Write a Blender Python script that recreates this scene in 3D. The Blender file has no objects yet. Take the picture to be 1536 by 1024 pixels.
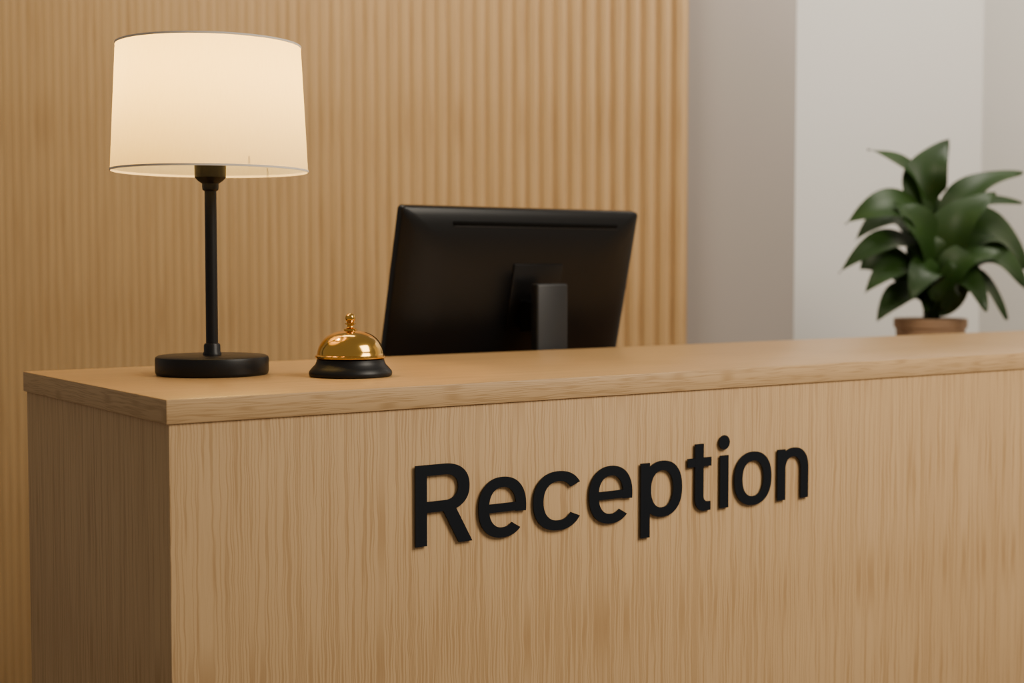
import bpy, bmesh, math, random
from mathutils import Vector, Matrix
random.seed(4)
scn = bpy.context.scene
COL = scn.collection

# ---------------------------------------------------------------- helpers
def empty(name, loc=(0,0,0)):
    e = bpy.data.objects.new(name, None); e.location = loc
    e.empty_display_size = .1
    COL.objects.link(e); return e

def finish(bm, name, mats, parent=None, smooth=True, angle=35, matrix=None):
    me = bpy.data.meshes.new(name)
    bmesh.ops.recalc_face_normals(bm, faces=bm.faces)
    bm.to_mesh(me); bm.free()
    if not isinstance(mats, (list, tuple)): mats = [mats]
    for m in mats: me.materials.append(m)
    if smooth:
        for p in me.polygons: p.use_smooth = True
        me.set_sharp_from_angle(angle=math.radians(angle))
    ob = bpy.data.objects.new(name, me)
    COL.objects.link(ob)
    if parent: ob.parent = parent
    if matrix is not None: ob.matrix_local = matrix
    return ob

def merge(bm, b2, mat=0, M=None):
    vm = {}
    for v in b2.verts:
        co = v.co.copy()
        if M is not None: co = M @ co
        vm[v] = bm.verts.new(co)
    for f in b2.faces:
        try:
            nf = bm.faces.new([vm[v] for v in f.verts]); nf.material_index = mat
        except ValueError: pass
    b2.free()

def add_box(bm, lo, hi, bevel=0, seg=2, mat=0, M=None):
    b2 = bmesh.new()
    bmesh.ops.create_cube(b2, size=1)
    lo = Vector(lo); hi = Vector(hi); c = (lo+hi)/2; s = hi-lo
    for v in b2.verts:
        v.co = Vector((v.co.x*s.x, v.co.y*s.y, v.co.z*s.z)) + c
    if bevel:
        bmesh.ops.bevel(b2, geom=list(b2.edges), offset=bevel, segments=seg, profile=.5, affect='EDGES')
    merge(bm, b2, mat, M)

def add_lathe(bm, prof, seg=64, c=(0,0,0), mat=0, close=False):
    cx, cy, cz = c
    rings = []
    for r, z in prof:
        if r < 1e-6:
            rings.append([bm.verts.new((cx, cy, cz+z))])
        else:
            rings.append([bm.verts.new((cx+r*math.cos(2*math.pi*i/seg), cy+r*math.sin(2*math.pi*i/seg), cz+z)) for i in range(seg)])
    n = len(rings)
    for k in range(n if close else n-1):
        a, b = rings[k], rings[(k+1) % n]
        for i in range(seg):
            j = (i+1) % seg
            if len(a) == 1 and len(b) == 1: continue
            if len(a) == 1: f = bm.faces.new((a[0], b[i], b[j]))
            elif len(b) == 1: f = bm.faces.new((a[i], a[j], b[0]))
            else: f = bm.faces.new((a[i], a[j], b[j], b[i]))
            f.material_index = mat

def add_tube(bm, pts, rad, seg=8, mat=0):
    rings = []
    for i, p in enumerate(pts):
        p = Vector(p)
        t = (Vector(pts[min(i+1, len(pts)-1)]) - Vector(pts[max(i-1, 0)])).normalized()
        ref = Vector((0,0,1)) if abs(t.z) < .9 else Vector((1,0,0))
        a = t.cross(ref).normalized(); b = t.cross(a)
        r = rad[i] if isinstance(rad, (list, tuple)) else rad
        rings.append([bm.verts.new(p + a*r*math.cos(2*math.pi*k/seg) + b*r*math.sin(2*math.pi*k/seg)) for k in range(seg)])
    for a, b in zip(rings, rings[1:]):
        for i in range(seg):
            j = (i+1) % seg
            f = bm.faces.new((a[i], a[j], b[j], b[i])); f.material_index = mat
    f = bm.faces.new(rings[0]); f.material_index = mat
    f = bm.faces.new(rings[-1]); f.material_index = mat

# ---------------------------------------------------------------- materials
def newmat(name):
    m = bpy.data.materials.new(name); m.use_nodes = True
    nt = m.node_tree
    return m, nt, nt.nodes['Principled BSDF']

def simple(name, col, rough=.5, metal=0, spec=.5, noise=.0, nscale=40, bump=0, bscale=200):
    m, nt, b = newmat(name)
    b.inputs['Roughness'].default_value = rough
    b.inputs['Metallic'].default_value = metal
    b.inputs['Specular IOR Level'].default_value = spec
    tc = nt.nodes.new('ShaderNodeTexCoord')
    n = nt.nodes.new('ShaderNodeTexNoise'); n.inputs['Scale'].default_value = nscale; n.inputs['Detail'].default_value = 3
    nt.links.new(tc.outputs['Object'], n.inputs['Vector'])
    mx = nt.nodes.new('ShaderNodeMix'); mx.data_type = 'RGBA'
    mx.inputs[6].default_value = (*[c*(1-noise) for c in col], 1)
    mx.inputs[7].default_value = (*[min(1, c*(1+noise)) for c in col], 1)
    nt.links.new(n.outputs['Fac'], mx.inputs[0]); nt.links.new(mx.outputs[2], b.inputs['Base Color'])
    if bump:
        n2 = nt.nodes.new('ShaderNodeTexNoise'); n2.inputs['Scale'].default_value = bscale
        nt.links.new(tc.outputs['Object'], n2.inputs['Vector'])
        bp = nt.nodes.new('ShaderNodeBump'); bp.inputs['Strength'].default_value = bump; bp.inputs['Distance'].default_value = .001
        nt.links.new(n2.outputs['Fac'], bp.inputs['Height']); nt.links.new(bp.outputs['Normal'], b.inputs['Normal'])
    return m

def wood(name, sdir, tdir, light, dark, freq=140, stretch=.02, contrast=1.0, rough=.5, bump=.25, warp=.006, off=0):
    m, nt, b = newmat(name)
    N = nt.nodes.new; L = nt.links.new
    tc = N('ShaderNodeTexCoord')
    def dot(v):
        d = N('ShaderNodeVectorMath'); d.operation = 'DOT_PRODUCT'
        L(tc.outputs['Object'], d.inputs[0]); d.inputs[1].default_value = v
        return d.outputs['Value']
    def math_(op, a, bb=None, c=None):
        x = N('ShaderNodeMath'); x.operation = op
        for i, q in enumerate((a, bb, c)):
            if q is None: continue
            if isinstance(q, (int, float)): x.inputs[i].default_value = q
            else: L(q, x.inputs[i])
        return x.outputs[0]
    def noise(sv, tv, detail=2, rough_=.5):
        cb = N('ShaderNodeCombineXYZ'); L(sv, cb.inputs[0]); L(tv, cb.inputs[1]); cb.inputs[2].default_value = off
        n = N('ShaderNodeTexNoise'); n.inputs['Scale'].default_value = 1
        n.inputs['Detail'].default_value = detail; n.inputs['Roughness'].default_value = rough_
        L(cb.outputs[0], n.inputs['Vector']); return n.outputs['Fac']
    s = dot(sdir); t = dot(tdir)
    w = noise(math_('MULTIPLY', s, 36), math_('MULTIPLY', t, 22), 1)
    s2 = math_('MULTIPLY_ADD', math_('SUBTRACT', w, .5), warp, s)
    n1 = noise(math_('MULTIPLY', s2, freq), math_('MULTIPLY', t, freq*stretch), 0, .5)
    n2 = noise(math_('MULTIPLY', s2, 12), math_('MULTIPLY', t, .7), 3)
    n3 = noise(math_('MULTIPLY', s2, freq*5), math_('MULTIPLY', t, freq*.05), 2)
    # thin dark growth lines = narrow contour bands of stretched noise
    ab = math_('ABSOLUTE', math_('SUBTRACT', n1, .5))
    r1 = N('ShaderNodeMapRange'); r1.interpolation_type = 'SMOOTHSTEP'
    r1.inputs['From Min'].default_value = .0; r1.inputs['From Max'].default_value = .115
    r1.inputs['To Min'].default_value = 1; r1.inputs['To Max'].default_value = 0
    L(ab, r1.inputs['Value'])
    f = math_('MULTIPLY', r1.outputs[0], .50*contrast)
    f = math_('MULTIPLY_ADD', n2, .22*contrast, f)
    f = math_('MULTIPLY_ADD', n3, .50*contrast, f)
    f = math_('SUBTRACT', f, .14*contrast)
    cl = N('ShaderNodeClamp'); L(f, cl.inputs[0])
    mx = N('ShaderNodeMix'); mx.data_type = 'RGBA'
    mx.inputs[6].default_value = (*light, 1); mx.inputs[7].default_value = (*dark, 1)
    L(cl.outputs[0], mx.inputs[0]); L(mx.outputs[2], b.inputs['Base Color'])
    b.inputs['Roughness'].default_value = rough
    b.inputs['Specular IOR Level'].default_value = .35
    bp = N('ShaderNodeBump'); bp.inputs['Strength'].default_value = bump; bp.inputs['Distance'].default_value = .001
    bp.invert = True
    L(f, bp.inputs['Height']); L(bp.outputs['Normal'], b.inputs['Normal'])
    return m

OAK_L = (.70, .465, .235); OAK_D = (.43, .250, .105)
m_front = wood('oak_front', (1,1,0), (0,0,1), OAK_L, OAK_D, 210, .013, contrast=1.08)
m_top = wood('oak_top', (0,1,1), (1,0,0), (.63,.39,.17), (.43,.245,.09), 180, .012, contrast=.9, rough=.34, bump=.08, off=3)
m_edge = wood('oak_edge', (0,0,1), (1,0,0), (.69,.455,.23), (.41,.24,.10), 330, .03, contrast=.95, off=5, warp=.004)
m_edge_l = wood('oak_edge_side', (0,0,1), (0,1,0), (.69,.455,.23), (.41,.24,.10), 330, .03, contrast=.95, off=9, warp=.004)

YAW = math.radians(35)
CX, CY, CZ = -.650, -1.645, 1.258
R_ = Vector((math.cos(YAW), -math.sin(YAW), 0)); F_ = Vector((math.sin(YAW), math.cos(YAW), 0))
ROOM = Matrix(((R_.x, F_.x, 0, CX), (R_.y, F_.y, 0, CY), (0, 0, 1, 0), (0, 0, 0, 1)))   # room axes are rotated 35 deg to the counter

m_slat = wood('wall_oak', (1,0,0), (0,0,1), (.54,.350,.160), (.38,.225,.09), 150, .012, contrast=.95, off=11, bump=.15)
m_grey = simple('paint_grey', (.34,.305,.280), .85, noise=.03, nscale=2, bump=.1)
m_white = simple('paint_white', (.72,.70,.66), .85, noise=.02, nscale=2, bump=.1)
m_floor = simple('floor_stone', (.20,.15,.10), .45, noise=.12, nscale=5)
m_black = simple('black_metal', (.005,.005,.0055), .42, spec=.35, noise=.1)
m_sign = simple('black_acrylic', (.004,.006,.010), .5, spec=.25, noise=.05)
m_plastic = simple('black_plastic', (.0035,.0035,.004), .34, spec=.36, noise=.08, bump=.05, bscale=900)
m_plastic2 = simple('dark_plastic', (.016,.016,.017), .4, spec=.45, noise=.05)
m_slot = simple('slot_dark', (.002,.002,.002), .7, spec=.1, noise=.05)
m_screen = simple('screen_glass', (.008,.009,.012), .12, noise=.05)
m_brass = simple('brass', (.80,.46,.10), .14, metal=1, noise=.04, nscale=60)
m_pot = simple('terracotta_pot', (.30,.18,.10), .7, noise=.1)
m_soil = simple('soil', (.03,.02,.012), .9, noise=.4, nscale=150)
m_lacq = simple('cabinet_white', (.6,.58,.55), .5, noise=.02)

# ---------------------------------------------------------------- room
bm = bmesh.new()
add_box(bm, (-3.6,-2.6,-.1), (4.6,5.9,0), M=ROOM)
finish(bm, 'floor', m_floor, smooth=False)

# fluted wood wall
WD = 4.2
l_end = (1030-768)/2178*WD
l = l_end
widths = []
while l > -3.2:
    k = min(1, max(0, (l+1.1)/(l_end+1.1)))
    pitch = .024 + .021*k
    dep = .0012 + .0110*k**1.8
    widths.append((l, pitch, dep, .12+.06*k)); l -= pitch
bm = bmesh.new()
pts = [(l_end, WD+.06)]
for (l0, p, dep, gr) in widths:
    g = p*gr
    pts.append((l0, WD))
    n = 9
    for i in range(n+1):
        a = math.pi*i/n
        pts.append((l0 - g/2 - (p-g)*(1-math.cos(a))/2, WD - dep*math.sin(a)**.8))
    pts.append((l0-p, WD))
pts.append((l0-p, WD+.06))
clean = [pts[0]]
for q in pts[1:]:
    if abs(q[0]-clean[-1][0])+abs(q[1]-clean[-1][1]) > 1e-5: clean.append(q)
lo = [bm.verts.new((a, b, 0)) for a, b in clean]; hi = [bm.verts.new((a, b, 2.9)) for a, b in clean]
for i in range(len(clean)-1):
    bm.faces.new((lo[i], lo[i+1], hi[i+1], hi[i]))
bm.faces.new((lo[0], hi[0], hi[-1], lo[-1]))
finish(bm, 'wall_wood', m_slat, angle=50, matrix=ROOM)

l_p = (1190-768)/2178*4.3
bm = bmesh.new()
add_box(bm, (l_end-.4, 4.29, 0), (l_p, 5.3, 2.9))
finish(bm, 'wall_pillar', m_grey, smooth=False, matrix=ROOM)
bm = bmesh.new()
add_box(bm, (l_p-.5, 5.3, 0), (2.6, 5.4, 2.9))
finish(bm, 'wall_back', m_white, smooth=False, matrix=ROOM)
bm = bmesh.new()
b2 = bmesh.new()
c5 = (1467-768)/2178*5.3
P = [(c5,5.31), (c5+.95,2.9), (c5+1.05,2.94), (c5+.12,5.31)]
v1 = [b2.verts.new((x,y,0)) for x,y in P]; v2 = [b2.verts.new((x,y,2.9)) for x,y in P]
for i in range(4):
    j = (i+1) % 4; b2.faces.new((v1[i], v1[j], v2[j], v2[i]))
b2.faces.new(v1); b2.faces.new(v2)
merge(bm, b2)
finish(bm, 'wall_right', m_white, smooth=False, matrix=ROOM)

# ---------------------------------------------------------------- counter
TOP = 1.10; TH = .030; DEP = .572; LEN = 2.75
cn = empty('reception_counter')
bm = bmesh.new()
add_box(bm, (.004, .003, 0), (LEN-.004, DEP-.004, TOP-TH), bevel=.0012, seg=2)
finish(bm, 'body', m_front, cn)
bm = bmesh.new()
add_box(bm, (0, 0, TOP-TH), (LEN, DEP, TOP), bevel=.0015, seg=2)
bm.faces.ensure_lookup_table()
for f in bm.faces:
    f.normal_update()
    n = f.normal
    f.material_index = 0 if abs(n.z) > .75 else (2 if abs(n.x) > .75 else 1)
finish(bm, 'countertop', [m_top, m_edge, m_edge_l], cn)

# ---------------------------------------------------------------- sign lettering
def ell(cx, cy, rx, ry, a0, a1, n=40, p=2.25):
    out = []
    for i in range(n+1):
        a = math.radians(a0 + (a1-a0)*i/n); c, s = math.cos(a), math.sin(a)
        out.append((cx+rx*math.copysign(abs(c)**(2/p), c), cy+ry*math.copysign(abs(s)**(2/p), s)))
    return out
S = .162; H = .135
def g_R():
    bowl = [(.05,1)] + ell(.42,.705,.355,.295,90,-90,30) + [(.05,.41)]
    hole = [(.05,1-H)] + ell(.42,.705,.190,.295-H,90,-90,24) + [(.05,.41+H)]
    return [([(0,0),(S,0),(S,1),(0,1)],[]), (bowl,[hole]), ([(.618,0),(.815,0),(.56,.47),(.365,.47)],[])]
def ring(w, a0o, a0i, a1o, a1i, st=.158):
    cx = w/2; ry = .388
    o = ell(cx,.375,cx,ry,a0o,a1o,56); i = ell(cx,.375,cx-st,ry-.130,a0i,a1i,56)
    return (o + i[::-1], [])
def g_e():
    return [ring(.735, -9, -13, 316, 310), ([(.10,.315),(.705,.315),(.705,.425),(.10,.425)],[])]
def g_c(): return [ring(.80, 33, 38, 327, 322)]
def g_o():
    return [(ell(.37,.375,.37,.388,0,360,64)[:-1], [ell(.37,.375,.37-.160,.388-.130,0,360,64)[:-1]])]
def g_p():
    return [([(0,-.275),(S,-.275),(S,.75),(0,.75)],[]),
            (ell(.395,.375,.355,.388,0,360,64)[:-1], [ell(.385,.375,.200,.256,0,360,64)[:-1]])]
def g_t():
    x0, x1 = .135, .135+S
    hook = [(x0,.66),(x0,.20)] + ell(x0+.20,.19,.20,.20,180,262,16) + [(.43,.0),(.43,.125)] + ell(x1+.09,.205,.09,.08,270,180,10) + [(x1,.66)]
    return [(hook,[]), ([(x0,.60),(x1,.60),(x1,.945),(x0,.945)],[]), ([(0,.625),(.445,.625),(.445,.75),(0,.75)],[])]
def g_i(): return [([(.015,0),(.015+S,0),(.015+S,.75),(.015,.75)],[]), (ell(.096,.935,.102,.102,0,360,40,2)[:-1],[])]
def g_n():
    W = .64
    o = [(W,0)] + ell(.345,.45,W-.345,.313,0,178,40)
    i = ell(.320,.44,.160,.193,178,0,30) + [(W-S+.002,0)]
    return [([(0,0),(S,0),(S,.75),(0,.75)],[]), (o+i,[])]
CAP = .109; BASE = .8845
lay = [(g_R,.344,1.02),(g_e,.4450,1),(g_c,.5375,1.02),(g_e,.637,1.01),(g_p,.734,1),(g_t,.827,1),(g_i,.892,1),(g_o,.924,1),(g_n,1.018,1)]
sign_me = bmesh.new(); k = 0
for g, x0, sx in lay:
    for outer, holes in g():
        cu = bpy.data.curves.new('tmp', 'CURVE'); cu.dimensions = '2D'; cu.fill_mode = 'BOTH'
        cu.extrude = .0010 + .00005*(k % 3); k += 1
        for poly in [outer]+holes:
            sp = cu.splines.new('POLY'); sp.points.add(len(poly)-1); sp.use_cyclic_u = True
            for q, (a, b) in zip(sp.points, poly): q.co = (x0+a*CAP*sx, BASE+b*CAP, 0, 1)
        ob = bpy.data.objects.new('tmp', cu); COL.objects.link(ob)
        bpy.context.view_layer.update()
        me = bpy.data.meshes.new_from_object(ob.evaluated_get(bpy.context.evaluated_depsgraph_get()))
        t = bmesh.new(); t.from_mesh(me)
        M = Matrix(((1,0,0,0),(0,0,-1,-.0008),(0,1,0,0),(0,0,0,1)))
        merge(sign_me, t, 0, M)
        bpy.data.objects.remove(ob); bpy.data.meshes.remove(me)
sg = finish(sign_me, 'reception_sign_lettering', m_sign, smooth=False)

# ---------------------------------------------------------------- table lamp
LX, LY = .211, .353
lamp = empty('table_lamp', (LX, LY, TOP))
bm = bmesh.new()
add_lathe(bm, [(0,0),(.079,0),(.081,.0015),(.0822,.005),(.0822,.023),(.0812,.0262),(.078,.028),(0,.0285)], 96)
finish(bm, 'base', m_black, lamp)
bm = bmesh.new()
add_lathe(bm, [(0,.028),(.0135,.028),(.0135,.031),(.0120,.0335),(.0120,.043),(.0105,.0455),(.0088,.046),(.0086,.268),(.0115,.270),(.0120,.274),(.0120,.279),(.018,.283),(.0225,.288),(.0228,.306),(.0215,.3075),(.014,.308),(.014,.335),(.012,.34),(0,.34)], 48)
finish(bm, 'stem', m_black, lamp)
ZB, ZT, RB, RT = .296, .479, .1415, .1320
m_shade, nt, b = newmat('shade_fabric')
N = nt.nodes.new; L = nt.links.new
tc = N('ShaderNodeTexCoord')
mp = N('ShaderNodeMapping'); mp.inputs['Scale'].default_value = (350,350,60); L(tc.outputs['Object'], mp.inputs[0])
nz = N('ShaderNodeTexNoise'); nz.inputs['Scale'].default_value = 1; L(mp.outputs[0], nz.inputs['Vector'])
mx = N('ShaderNodeMix'); mx.data_type = 'RGBA'; mx.inputs[6].default_value = (.80,.74,.62,1); mx.inputs[7].default_value = (.86,.81,.70,1)
mx2 = N('ShaderNodeMix'); mx2.data_type = 'RGBA'; mx2.inputs[6].default_value = (.88,.74,.42,1); mx2.inputs[7].default_value = (.95,.82,.50,1)
L(nz.outputs['Fac'], mx.inputs[0]); L(nz.outputs['Fac'], mx2.inputs[0])
df = N('ShaderNodeBsdfDiffuse'); tr = N('ShaderNodeBsdfTranslucent'); ms = N('ShaderNodeMixShader'); ms.inputs[0].default_value = .62
L(mx.outputs[2], df.inputs[0]); L(mx2.outputs[2], tr.inputs[0]); L(df.outputs[0], ms.inputs[1]); L(tr.outputs[0], ms.inputs[2])
L(ms.outputs[0], nt.nodes['Material Output'].inputs[0]); nt.nodes.remove(b)
bm = bmesh.new()
add_lathe(bm, [(RB+(RT-RB)*i/12, ZB+(ZT-ZB)*i/12) for i in range(13)], 128)
finish(bm, 'shade', m_shade, lamp)
m_trim = simple('shade_trim', (.85,.76,.64), .8, noise=.03)
bm = bmesh.new()
for r, z in ((RB, ZB+.0015), (RT, ZT-.0015)):
    add_lathe(bm, [(r+.0008,z-.0015),(r+.0010,z+.0015),(r-.0004,z+.0015),(r-.0004,z-.0015)], 128, close=True)
finish(bm, 'shade_trim_rings', m_trim, lamp)
bm = bmesh.new()
for i in range(3):
    a = 2*math.pi*i/3+.5
    add_tube(bm, [(0.012*math.cos(a), .012*math.sin(a), .337),(.05*math.cos(a), .05*math.sin(a), .342),((RB-.004)*math.cos(a), (RB-.004)*math.sin(a), .312)], .0010, 8)
finish(bm, 'shade_carrier', m_black, lamp)
m_bulb, nt, b = newmat('bulb_glass')
b.inputs['Base Color'].default_value = (1,.9,.75,1); b.inputs['Emission Color'].default_value = (1,.66,.28,1); b.inputs['Emission Strength'].default_value = 5
bm = bmesh.new()
add_lathe(bm, [(0,.338),(.010,.338),(.010,.35),(.018,.368),(.024,.385),(.022,.400),(.014,.411),(0,.415)], 32)
bulb = finish(bm, 'bulb', m_bulb, lamp)
def light(name, kind, loc, energy, color, size=None, size_y=None, target=None, parent=None, radius=None):
    ld = bpy.data.lights.new(name, kind); ld.energy = energy; ld.color = color
    if kind == 'AREA':
        ld.size = size
        if size_y: ld.shape = 'RECTANGLE'; ld.size_y = size_y
    if radius is not None: ld.shadow_soft_size = radius
    o = bpy.data.objects.new(name, ld); o.location = loc; COL.objects.link(o)
    if target is not None:
        o.rotation_euler = (Vector(target)-Vector(loc)).to_track_quat('-Z', 'Y').to_euler()
    if parent: o.parent = parent
    return o
light('bulb_light', 'POINT', (0,0,.438), 6.2, (1,.62,.16), parent=lamp, radius=.014)

# ---------------------------------------------------------------- service bell
bell = empty('service_bell', (.361, .206, TOP))
bm = bmesh.new()
add_lathe(bm, [(0,0),(.057,0),(.0595,.0015),(.0602,.004),(.0595,.0075),(.0555,.0125),(.051,.017),(.0490,.0215),(.0485,.0245),(.047,.0255),(0,.0255)], 96)
finish(bm, 'base', m_black, bell)
bm = bmesh.new()
pr = [(.0495,.0262),(.0508,.0268),(.0512,.0285),(.0508,.0302),(.0490,.0312)]
for i in range(0, 19):
    a = math.radians(6+84*i/18)
    pr.append((.0482*math.cos(a)**.82, .0295+.0370*math.sin(a)))
pr[-1] = (0, .0665)
add_lathe(bm, [(0,.0262)]+pr, 96)
finish(bm, 'dome', m_brass, bell)
bm = bmesh.new()
pr = [(0,.066),(.0095,.0662),(.0095,.0682),(.0060,.0695),(.0046,.0715),(.0046,.0735),(.0078,.0748),(.0078,.0765),(.0045,.0778)]
for i in range(1, 13):
    a = math.radians(-50+140*i/12); pr.append((max(0,.0074*math.cos(a)), .0838+.0074*math.sin(a)))
pr[-1] = (0, .0912)
add_lathe(bm, pr, 40)
finish(bm, 'plunger', m_brass, bell)

# ---------------------------------------------------------------- desk + monitor
desk = empty('office_desk')
bm = bmesh.new(); add_box(bm, (.32,.576,.715), (2.0,1.18,.745), bevel=.002); finish(bm, 'desktop', m_top, desk)
bm = bmesh.new()
for x in (.36,1.92):
    for y in (.60,1.12): add_box(bm, (x,y,0), (x+.04,y+.04,.716), bevel=.003)
finish(bm, 'legs', m_black, desk)

mon = empty('computer_monitor', (.996, .702, .745))
W_, H_ = .562, .345
M = Matrix.Translation((0, 0, 1.203-.745)) @ Matrix.Rotation(math.radians(14), 4, 'X')
def rrect(w, h, r, n=8):
    out = []
    for cx, cz, a0 in ((w/2-r,h/2-r,0),(-w/2+r,h/2-r,90),(-w/2+r,-h/2+r,180),(w/2-r,-h/2+r,270)):
        for i in range(n+1):
            a = math.radians(a0+90*i/n); out.append((cx+r*math.cos(a), cz+r*math.sin(a)))
    return out
bm = bmesh.new()
b2 = bmesh.new()
levels = [(0.0,.0100,.008),(0.0,-.004,.008),(.001,-.0062,.008),(.0035,-.0080,.010),(.014,-.0120,.016),(.030,-.0165,.024),(.060,-.0212,.03),(.100,-.0240,.03)]
rings = []
for ins, y, r in levels:
    rings.append([b2.verts.new((x, y, z)) for x, z in rrect(W_-2*ins, H_-2*ins, r, 12)])
for a, c in zip(rings, rings[1:]):
    n = len(a)
    for i in range(n): b2.faces.new((a[i], a[(i+1)%n], c[(i+1)%n], c[i]))
b2.faces.new(rings[0]); b2.faces.new(rings[-1])
merge(bm, b2, 0, M)
finish(bm, 'back_shell', m_plastic, mon, angle=40)
bm = bmesh.new(); add_box(bm, (-W_/2+.008,.0095,-H_/2+.016), (W_/2-.008,.0108,H_/2-.008), M=M); finish(bm, 'screen', m_screen, mon, smooth=False)
bm = bmesh.new(); add_box(bm, (-.172,-.0185,H_/2-.0325), (.222,-.010,H_/2-.0245), bevel=.0015, M=M); finish(bm, 'vent_slot', m_slot, mon)
bm = bmesh.new(); add_box(bm, (-.172,-.0190,H_/2-.0345), (.222,-.010,H_/2-.0326), bevel=.0006, M=M); finish(bm, 'vent_lip', m_plastic2, mon)
bm = bmesh.new()
add_box(bm, (-.026,-.0275,-.062), (.092,-.02,.068), bevel=.0015, M=M)
finish(bm, 'mount_plate', m_plastic, mon)
bm = bmesh.new()
add_box(bm, (-.009,-.095,.012), (.064,-.072,.480), bevel=.004, seg=3)
finish(bm, 'stand_neck', m_plastic2, mon)
bm = bmesh.new()
add_box(bm, (.000,-.073,.385), (.058,-.020,.445), bevel=.004)
finish(bm, 'hinge', m_plastic, mon)
bm = bmesh.new()
add_box(bm, (-.10,-.118,0), (.16,.10,.013), bevel=.005, seg=3)
finish(bm, 'stand_foot', m_plastic2, mon)

# ---------------------------------------------------------------- cabinet + plant
PD = 4.2; PL = (1396-768)/2178*PD
pc = ROOM @ Vector((PL, PD, 0))
cab = empty('side_cabinet', pc); cab.rotation_euler = (0,0,-YAW)
bm = bmesh.new()
add_box(bm, (-.32,-.22,.08), (.32,.30,.78), bevel=.003)
add_box(bm, (-.315,-.232,.09), (-.003,-.219,.77), bevel=.002); add_box(bm, (.003,-.232,.09), (.315,-.219,.77), bevel=.002)
finish(bm, 'carcass', m_lacq, cab)
bm = bmesh.new()
for x in (-.29,.25):
    for y in (-.19,.23): add_box(bm, (x,y,0), (x+.04,y+.04,.081), bevel=.002)
for x in (-.03,.02): add_box(bm, (x,-.25,.42), (x+.01,-.231,.54), bevel=.002)
finish(bm, 'feet_and_handles', m_black, cab)

plant = empty('potted_plant', (pc.x, pc.y, .78)); plant.rotation_euler = (0,0,-YAW)
bm = bmesh.new()
add_lathe(bm, [(0,0),(.070,0),(.074,.004),(.098,.300),(.103,.303),(.104,.326),(.101,.329),(.095,.326),(.092,.300),(0,.298)], 64)
finish(bm, 'pot', m_pot, plant)
bm = bmesh.new(); add_lathe(bm, [(0,.308),(.093,.304)], 40); finish(bm, 'soil', m_soil, plant)

m_leaf, nt, b = newmat('leaf_green')
N = nt.nodes.new; L = nt.links.new
tc = N('ShaderNodeTexCoord'); nz_ = N('ShaderNodeTexNoise'); nz_.inputs['Scale'].default_value = 9; nz_.inputs['Detail'].default_value = 4
L(tc.outputs['Object'], nz_.inputs['Vector'])
mx = N('ShaderNodeMix'); mx.data_type = 'RGBA'; mx.inputs[6].default_value = (.004,.017,.003,1); mx.inputs[7].default_value = (.026,.062,.008,1)
L(nz_.outputs['Fac'], mx.inputs[0]); L(mx.outputs[2], b.inputs['Base Color'])
b.inputs['Roughness'].default_value = .42
b.inputs['Specular IOR Level'].default_value = .3
m_stem = simple('stem_green', (.02,.045,.01), .5, noise=.2)

px = 4.2/2178
def leaf(bm, bs, base, mid, tip, w, db=0, dm=0, dt=0, roll=0.0, seg=20):
    O = Vector((0,0,.325))
    P0 = O+Vector((base[0]*px, -db, base[1]*px)); P1 = O+Vector((mid[0]*px, -dm, mid[1]*px)); P2 = O+Vector((tip[0]*px, -dt, tip[1]*px))
    C = P1*2 - (P0+P2)*.5
    rows = []
    for i in range(seg+1):
        t = i/seg
        p = P0*(1-t)**2 + C*2*t*(1-t) + P2*t*t
        tg = ((C-P0)*(1-t) + (P2-C)*t).normalized()
        nrm = Vector((0,-1,.7))
        side = tg.cross(nrm)
        if side.length < .05: side = Vector((1,0,0))
        side.normalize()
        side = Matrix.Rotation(roll, 3, tg) @ side
        up = side.cross(tg).normalized()
        ww = w*px*.5*max(.02, math.sin(math.pi*min(1,(t*.97+.03))**.92)**.78)
        row = []
        for k in (-1,-.5,0,.5,1):
            wav = .06*w*px*math.sin(t*9+k*2)*abs(k)
            row.append(bm.verts.new(p + side*ww*k + up*(abs(k)*ww*.22 + wav)))
        rows.append(row)
    for a, c in zip(rows, rows[1:]):
        for k in range(4): bm.faces.new((a[k], a[k+1], c[k+1], c[k]))
    S0 = O+Vector((random.uniform(-12,12)*px, random.uniform(-.02,.02), -.022))
    mp_ = S0.lerp(P0, .5)+Vector((0,0,.01))
    add_tube(bs, [S0, mp_, P0, P0.lerp(C, .12)], [.0055,.0045,.0035,.002], 8)
bl = bmesh.new(); bs = bmesh.new()
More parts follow.
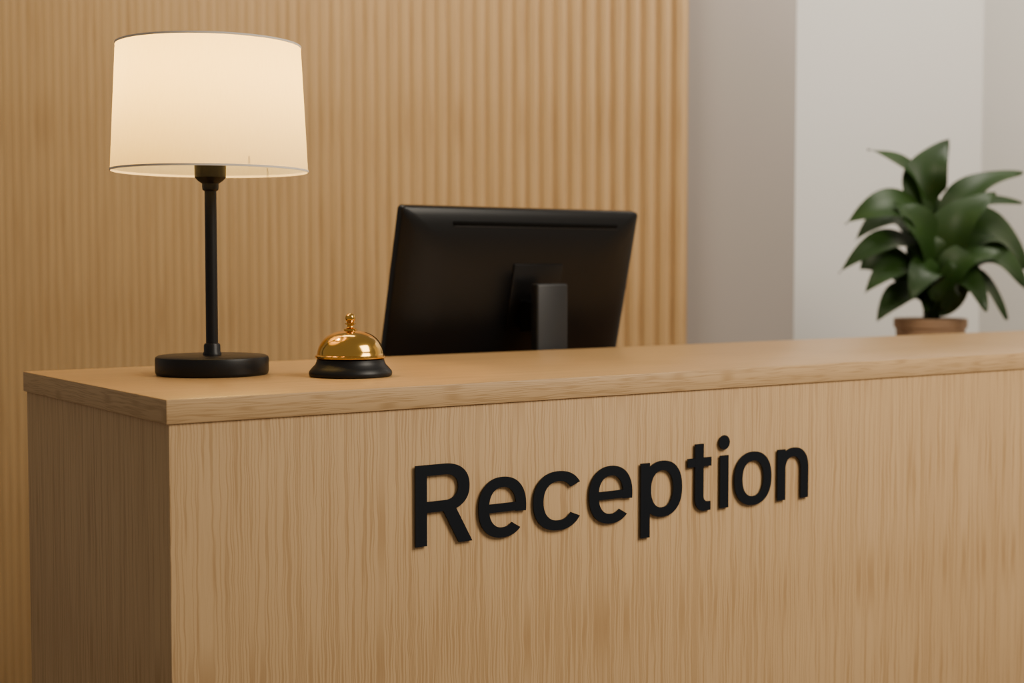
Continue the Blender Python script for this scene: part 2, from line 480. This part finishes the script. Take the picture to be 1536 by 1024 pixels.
LV = [
 ((-4,160),(-14,210),(24,268),48,0,.02,0,-.1),
 ((-6,155),(-36,220),(-98,254),30,.01,.02,.0,.5),
 ((4,130),(50,192),(128,218),36,.02,.05,.04,-.3),
 ((8,110),(56,170),(150,176),30,-.03,-.06,-.08,-.2),
 ((-8,85),(-56,164),(-138,142),50,.03,.08,.07,.3),
 ((-6,60),(-66,116),(-150,70),38,.04,.09,.10,.4),
 ((-8,60),(-46,150),(-110,118),36,-.02,-.04,-.04,.3),
 ((-8,35),(-56,80),(-116,40),36,.05,.10,.13,.3),
 ((-10,15),(-50,40),(-94,-2),34,.05,.08,.10,.3),
 ((10,85),(74,132),(134,76),64,-.02,.05,.04,-.3),
 ((8,60),(62,98),(118,48),46,.06,.12,.14,-.2),
 ((8,25),(50,60),(94,2),36,.06,.10,.12,-.4),
 ((4,70),(20,140),(78,186),48,.05,.10,.10,-.3),
 ((-4,60),(-30,130),(-70,172),48,.06,.11,.10,.3),
 ((0,40),(24,85),(76,98),44,.08,.14,.17,-.3),
 ((-6,30),(-26,75),(-58,30),38,.09,.15,.19,.2),
 ((4,20),(26,60),(52,15),38,.09,.15,.19,-.2),
 ((0,100),(50,160),(124,130),36,-.05,-.10,-.12,-.2),
 ((0,90),(-30,150),(-66,184),36,-.05,-.09,-.12,.2),
 ((0,50),(0,110),(14,190),52,-.02,-.03,-.05,0),
 ((0,40),(-6,90),(-20,130),46,.04,.08,.08,.1),
 ((4,30),(50,85),(96,70),42,-.05,-.1,-.14,0),
 ((-4,30),(-50,85),(-90,75),42,-.05,-.1,-.14,0),
 ((2,10),(10,50),(4,90),40,.06,.11,.13,0),
 ((0,10),(-30,50),(-70,14),32,.03,.05,.05,.2),
 ((0,10),(36,50),(74,30),32,.03,.05,.05,-.2),
]
for q in LV:
    leaf(bl, bs, q[0], q[1], q[2], q[3]*1.38, *q[4:])
finish(bl, 'leaves', m_leaf, plant, angle=80)
finish(bs, 'stems', m_stem, plant)

# ---------------------------------------------------------------- lights
def RW(l, d, z): return tuple(ROOM @ Vector((l, d, z)))
light('ceiling_panel_key', 'AREA', (1.7,-1.9,2.75), 82, (1,.90,.75), 1.4, 1.4, target=(1.1,0,.85))
light('wood_wall_fill', 'AREA', RW(-.6,2.9,2.85), 24, (1,.86,.66), 1.0, .7, target=RW(-.5,4.2,1.8))  # added fill light that brightens the wood wall, stands for no known fixture
light('ceiling_panel_niche', 'AREA', RW(1.35,3.9,2.85), 27, (1,.93,.83), .8, .8, target=RW(1.2,5.3,1.6))
w = bpy.data.worlds.new('World'); scn.world = w; w.use_nodes = True
bg = w.node_tree.nodes['Background']; bg.inputs[0].default_value = (1,.89,.77,1); bg.inputs[1].default_value = .23

# ---------------------------------------------------------------- camera
cd = bpy.data.cameras.new('camera'); cam = bpy.data.objects.new('camera', cd); COL.objects.link(cam)
cam.location = (CX, CY, CZ)
cam.rotation_euler = (math.radians(90-2.95), 0, -YAW)
cd.sensor_width = 36; cd.lens = 2178/1536*36
cd.dof.use_dof = True; cd.dof.focus_distance = 2.0; cd.dof.aperture_fstop = 3.8
cd.clip_start = .05
scn.camera = cam
